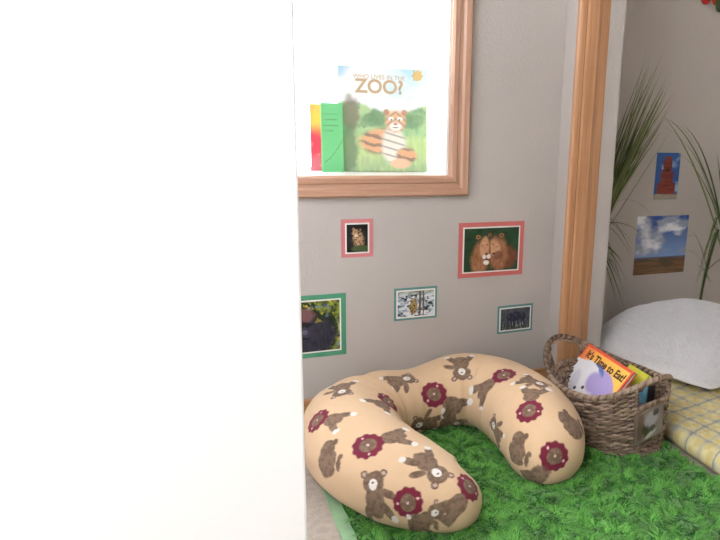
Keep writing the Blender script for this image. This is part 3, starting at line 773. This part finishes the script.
# a small star-shaped sticker in the top corner
bm = bmesh.new(); vs = []; vb = []
for k in range(16):
    r = .018 if k % 2 == 0 else .012; a = 2*PI*k/16
    vs.append(bm.verts.new((r*math.cos(a), 0, r*math.sin(a)*1.05))); vb.append(bm.verts.new((r*math.cos(a), .001, r*math.sin(a)*1.05)))
bm.faces.new(vs); bm.faces.new(vb)
for k in range(16): bm.faces.new([vs[k], vs[(k+1) % 16], vb[(k+1) % 16], vb[k]])
st = from_bm('gold_sticker', bm, pmat('gold_paper', (206, 178, 120), .5), zoo)
bw = zoo.location; st.location = (-.618+.243*.885-bw[0], .0935-bw[1], .940-.018-bw[2])

def paint_green(u, v, a):
    col = np.broadcast_to(C_(122, 206, 142), u.shape+(3,)).copy()
    col = mix(col, C_(96, 180, 120), (1-sm(.0,.3,v))*.5)
    for q in (.84,.76,.68,.6):
        col = mix(col, C_(70, 110, 84), (np.abs(v-q) < .008)*(u > .08*a)*(u < (.75 if q > .65 else .55)*a)*(np.sin(u*190+q*40) > -.5)*.6)
    path = .12+.35*(u/a)**1.6; col = mix(col, C_(120,120,90), (np.abs(v-path-.02) < .008)*(u > .1*a)*.7)
    return col
M_greencov = pmat('green_cover', (122, 206, 142), .45)
gb, gtxt = book('picture_book', 'narrow green storybook standing left of the tiger book on the windowsill', (-.668, .066, .842), (1, .10, 0), (0, -.03, -1), .055, .178, .008, paint_green, 120, M_greencov, M_pages, 'books on the windowsill')
def paint_red(u, v, a):
    col = mix(C_(226, 70, 90), C_(250, 200, 90), sm(.55,.8,v+.12*fbm(u*6, v*6))); col = mix(col, C_(190,120,130), (1-sm(.15,.3,v))*.7)
    return mix(col, C_(244,170,120), sm(.55,.7,fbm(u*12, v*12))*.4)
rb, rtxt = book('picture_book', 'red and yellow storybook seen as a thin strip left of the green book', (-.694, .078, .838), (1, -.05, 0), (0, -.03, -1), .030, .172, .008, paint_red, 100, pmat('red_cover', (226, 80, 90), .45), M_pages, 'books on the windowsill')

# basket books
def paint_eat(u, v, a):
    col = mix(C_(226, 70, 60), C_(232, 110, 72), fbm(u*9, v*9))
    ins = (u > .035)*(u < a-.045)*(v < .95)
    inner = mix(C_(250, 176, 84), C_(250, 204, 96), sm(.0, a, u)); inner = mix(inner, C_(240,140,80), (1-sm(.05,.4,u)))
    col = np.where((ins > 0)[..., None], inner, col)
    col = mix(col, C_(176, 160, 214), E(u,v,.85,.32,.5,.44,-.5,soft=.06)); col = mix(col, C_(92, 120, 190), E(u,v,.62,.70,.2,.10,-.25,soft=.08))
    col = mix(col, C_(232, 230, 236), E(u,v,.38,.38,.46,.40,soft=.04,n=.15)*(v < .80)); col = mix(col, C_(236,234,240), (u < .30)*(v < .72)*1.0)
    col = mix(col, C_(190,186,206), E(u,v,.30,.38,.1,.2,.4)*.5); col = mix(col, C_(176,160,214), E(u,v,.72,.52,.2,.16,-.5))
    for p in ((.42,.28),(.58,.36)): col = mix(col, C_(48,48,60), E(u,v,p[0],p[1],.035,.03))
    col = mix(col, C_(240,160,90), (u > a-.24)*(u < a-.05)*(v < .3)*1.0)
    return col
M_eat = pmat('orange_red_cover', (214, 70, 60), .45); M_ink = pmat('dark_ink', (64, 34, 30), .6)
eat, etxt = book('picture_book', 'orange and white storybook with dark handwritten title, leaning in the wicker basket', (.026, -.198, .202), (-.008, -.232, 0), (-.084, 0, -.098), .232, .175, .012, paint_eat, 200, M_eat, M_pages, 'books in the wicker basket')
for i, ch in enumerate("It's Time to Eat!"):
    pass
etxt("It's Time to Eat!", .0305, M_ink, .095, .79, .0009, rot=R(-1))
def paint_yel(u, v, a): return mix(C_(196, 206, 60), C_(226, 214, 90), fbm(u*8, v*8))
yb, _ = book('picture_book', 'yellow-green book tucked in the basket behind the orange storybook', (.064, -.345, .188), (-.004, -.150, 0), (-.060, 0, -.12), .088, .13, .010, paint_yel, 60, pmat('yellow_green_cover', (190, 204, 60), .45), M_pages, 'books in the wicker basket')
def paint_blue(u, v, a):
    col = mix(C_(96, 178, 222), C_(140, 200, 226), sm(.45,.7,fbm(u*6, v*6))); col = mix(col, C_(48, 42, 48), sm(.66,.72,u/a)); 
    return mix(col, C_(220,200,120), E(u,v,.06,.5,.1,.3))
bb, _ = book('picture_book', 'blue and black book showing through the basket handle opening', (-.036, -.492, .190), (.118, .028, 0), (0, .03, -1), .098, .12, .008, paint_blue, 80, pmat('blue_cover', (60, 130, 180), .45), M_pages, 'books in the wicker basket')

# ------------------------------------------------------------------ grass plants
def blades(name, parent, base, tips, w, jit, n, off, droop=.15, seed=0):
    rg = np.random.default_rng(seed); Vall = []; Fall = []; Call = []; cnt = 0
    for i in range(n):
        tip = np.array(tips[rg.integers(len(tips))], float) + rg.normal(size=3)*jit*np.array([1, .6, 1]); b = np.array(base) + rg.normal(size=3)*np.array([.006, .006, .02])
        tip[1] = min(tip[1], .245)
        d = tip-b; L = np.linalg.norm(d); t = np.linspace(0, 1, 14)[:, None]
        mid = b + d*.5 + np.array([0, 0, droop*L*(.4+rg.random())]) + rg.normal(size=3)*.02*L; mid[1] = min(mid[1], .24)
        p = (1-t)**2*b + 2*t*(1-t)*mid + t*t*tip
        p[:, 0] = np.maximum(p[:, 0], .17); p[:, 1] = np.minimum(p[:, 1], .25)
        T = np.gradient(p, axis=0); T /= np.linalg.norm(T, axis=1)[:, None]
        ax = rg.normal(size=3); S = np.cross(T, ax); S /= np.linalg.norm(S, axis=1)[:, None]; Nn = np.cross(T, S)
        ww = w*(.6+.6*rg.random())*(1-t[:, 0]**2.5*.95)
        V = np.stack([p-S*ww[:, None]/2, p+Nn*ww[:, None]*.18, p+S*ww[:, None]/2], 1).reshape(-1, 3)
        Vall.append(V); Fall.append(gridF(14, 3)+cnt); cnt += len(V)
        c = mix(C_(40, 62, 34), C_(120, 132, 74), np.array(rg.random()**1.5)); c2 = mix(c, C_(168, 164, 104), np.array(.6*rg.random()))
        Call.append(np.repeat(mix(np.tile(c, (14, 1)), c2, t[:, 0]**2), 3, 0))
    return npmesh(name, np.concatenate(Vall)-off, np.concatenate(Fall), M_leaf, parent, cols=np.concatenate(Call), smooth=False)
def stem(name, parent, pts, r, off, c=(70, 84, 48)):
    acc = Acc(); V, F = tube_np(catmull(np.array(pts, float), 40), r, 7); acc.add(V, F, C_(*c)); return acc.out(name, M_leaf, parent, off)
def foot(parent, x, y, off):
    pts = [(0, 0), (.024, 0), (.026, .012), (.030, .05), (.0315, .055), (.028, .055), (.026, .048), (0, .046)]
    n = 24; V = []; 
    for r, z in pts:
        for k in range(n): V.append((x+r*math.cos(2*PI*k/n), y+r*math.sin(2*PI*k/n), z))
    V = np.array(V); npmesh('pot', V-off, gridF(len(pts), n, wv=True), pmat('dark_pot', (70, 58, 50), .6), parent)
off = np.array([.205, .20, .0])
g1 = thing('grass_plant', 'tall artificial grass spray arching out from behind the oak post in the alcove', 'plant', off, 'grass plants in the alcove')
up = [(.40,.13,1.0), (.38,.12,.95), (.44,.13,.95), (.49,.14,.90), (.42,.13,.88), (.37,.12,.86), (.47,.13,.82), (.36,.11,.74), (.40,.13,.78), (.32,.12,.78)]
blades('leaves', g1, (.205, .155, .37), up, .0070, .03, 85, off, .03, 3)
blades('leaves', g1, (.225, .155, .43), [(.32,.12,.24), (.365,.12,.22), (.30,.12,.27), (.36,.13,.34), (.27,.13,.2)], .0055, .025, 17, off, .35, 5)
blades('leaves', g1, (.235, .155, .50), [(.42,.13,.42), (.44,.14,.50), (.40,.12,.36)], .0028, .02, 7, off, .55, 8)
stem('stem', g1, [(.205,.20,.045), (.208,.185,.25), (.217,.16,.36), (.232,.152,.47)], .006, off)
foot(g1, .205, .20, off)
off2 = np.array([.765, .20, .0])
g2 = thing('grass_plant', 'grass spray at the right edge with long blades drooping beside the prints', 'plant', off2, 'grass plants in the alcove')
blades('leaves', g2, (.82, .17, .40), [(.52,.14,.80), (.72,.14,.70), (.84,.15,.92), (.86,.15,.98), (.95,.15,.98), (.99,.14,.85), (1.03,.13,.6), (1.0,.12,.45)], .0060, .03, 30, off2, .28, 11)
blades('leaves', g2, (.775, .18, .25), [(.60,.15,.40), (.66,.14,.30), (.93,.12,.33)], .003, .02, 6, off2, .5, 12)
blades('leaves', g2, (.775, .17, .45), [(.70,.15,.20), (.69,.14,.35), (.74,.14,.25)], .004, .015, 8, off2, .25, 13)
stem('stem', g2, [(.765,.20,.045), (.762,.19,.2), (.772,.18,.32), (.79,.17,.44)], .0055, off2)
foot(g2, .765, .20, off2)

# ------------------------------------------------------------------ divider board added to cover the blank left side of the view
dv = thing('filler_panel', 'tall plain white divider panel added to fill the left of the view beside the reading nook', 'filler', (-1.25, -.86, 0))
boxobj('panel', (-.42, .372, -.014, .014, .03, 1.32), pmat('filler_white', (250, 250, 250), .6), dv, bev=.003)
for x in (-.36, .315):
    boxobj('foot', (x-.02, x+.02, -.12, .12, 0, .03), pmat('filler_foot_white', (235, 235, 235), .5), dv, bev=.003)

gl = thing('paper_decoration', 'red and brown paper leaf decoration high on the alcove wall at the frame corner', 'decoration', (.70, .2575, 1.235))
for k, (dx, dz, an, c) in enumerate([(0, .02, -.5, (178, 44, 44)), (.035, .022, .2, (196, 84, 44)), (.068, .018, .7, (120, 66, 40)), (.05, .0, .1, (70, 92, 56))]):
    bm = bmesh.new(); fr = []; bk = []
    for q in range(18):
        a = 2*PI*q/18; lx = .019*math.cos(a)*(1-.35*math.sin(a)); lz = .030*math.sin(a)
        x = dx + lx*math.cos(an)-lz*math.sin(an); z = dz + lx*math.sin(an)+lz*math.cos(an); yy = -.003*k - .004*abs(lx)/.019
        fr.append(bm.verts.new((x, yy-.001, z))); bk.append(bm.verts.new((x, yy, z)))
    bm.faces.new(fr); bm.faces.new(bk)
    for q in range(18): bm.faces.new([fr[q], fr[(q+1) % 18], bk[(q+1) % 18], bk[q]])
    from_bm('paper_leaf', bm, pmat('leaf_paper_%d' % k, c, .8), gl)
# ------------------------------------------------------------------ ceiling lamp, added out of view to brighten the white panel and wall
LP = (-1.85, -1.95)
cl = thing('added_ceiling_lamp', 'square white ceiling lamp out of view behind the camera, added to light the panel and wall', 'lamp', (LP[0], LP[1], Z-.08))
boxobj('lamp_housing', (-.34, .34, -.34, .34, .02, .08), M_white, cl, bev=.005)
m = bpy.data.materials.new('lit_diffuser'); nt, N, L, b = nodes(m)
b.inputs['Emission Color'].default_value = (1, .975, .96, 1); b.inputs['Emission Strength'].default_value = 16; b.inputs['Base Color'].default_value = (.9, .9, .9, 1)
boxobj('lamp_diffuser', (-.31, .31, -.31, .31, 0.0, .0195), m, cl)

ld = bpy.data.lights.new('added_daylight', 'AREA'); ld.shape = 'RECTANGLE'; ld.size = 1.5; ld.size_y = 1.15; ld.energy = 28; ld.color = (.95, .97, 1.0)  # area light added at the unseen left window to brighten wall and panel
lo_ = bpy.data.objects.new('added_daylight', ld); COL.objects.link(lo_); lo_.location = (LX-.03, -1.8, 1.5); lo_.rotation_euler = (0, R(-90), 0)

# ------------------------------------------------------------------ world, camera
w = bpy.data.worlds.new('sky'); bpy.context.scene.world = w; w.use_nodes = True
w.node_tree.nodes['Background'].inputs['Color'].default_value = (.93, .96, 1, 1)
w.node_tree.nodes['Background'].inputs['Strength'].default_value = 12

cd = bpy.data.cameras.new('camera'); cam = bpy.data.objects.new('camera', cd); COL.objects.link(cam)
f = 706.0
X = Vector((1500, -100, f)).normalized(); D = Vector((-125, 2980, f)); D = (D - X*D.dot(X)).normalized(); Yv = D.cross(X)
if Yv.z < 0: Yv = -Yv
# rows of world axes in (right, down, forward) camera coordinates
Rw = Matrix((X, Yv, -D))
right = Rw @ Vector((1, 0, 0)); down = Rw @ Vector((0, 1, 0)); fwd = Rw @ Vector((0, 0, 1))
M = Matrix((right, -down, -fwd)).transposed().to_4x4(); M.translation = Vector((-1.027, -1.824, .86))
cam.matrix_world = M
cd.sensor_fit = 'HORIZONTAL'; cd.sensor_width = 36; cd.lens = f/720*36; cd.shift_x = -150/720; cd.clip_start = .02
sc = bpy.context.scene; sc.camera = cam
sc.view_settings.view_transform = 'Standard'; sc.view_settings.look = 'None'; sc.view_settings.gamma = 1
sc.view_settings.use_curve_mapping = False; sc.view_settings.exposure = 0.0
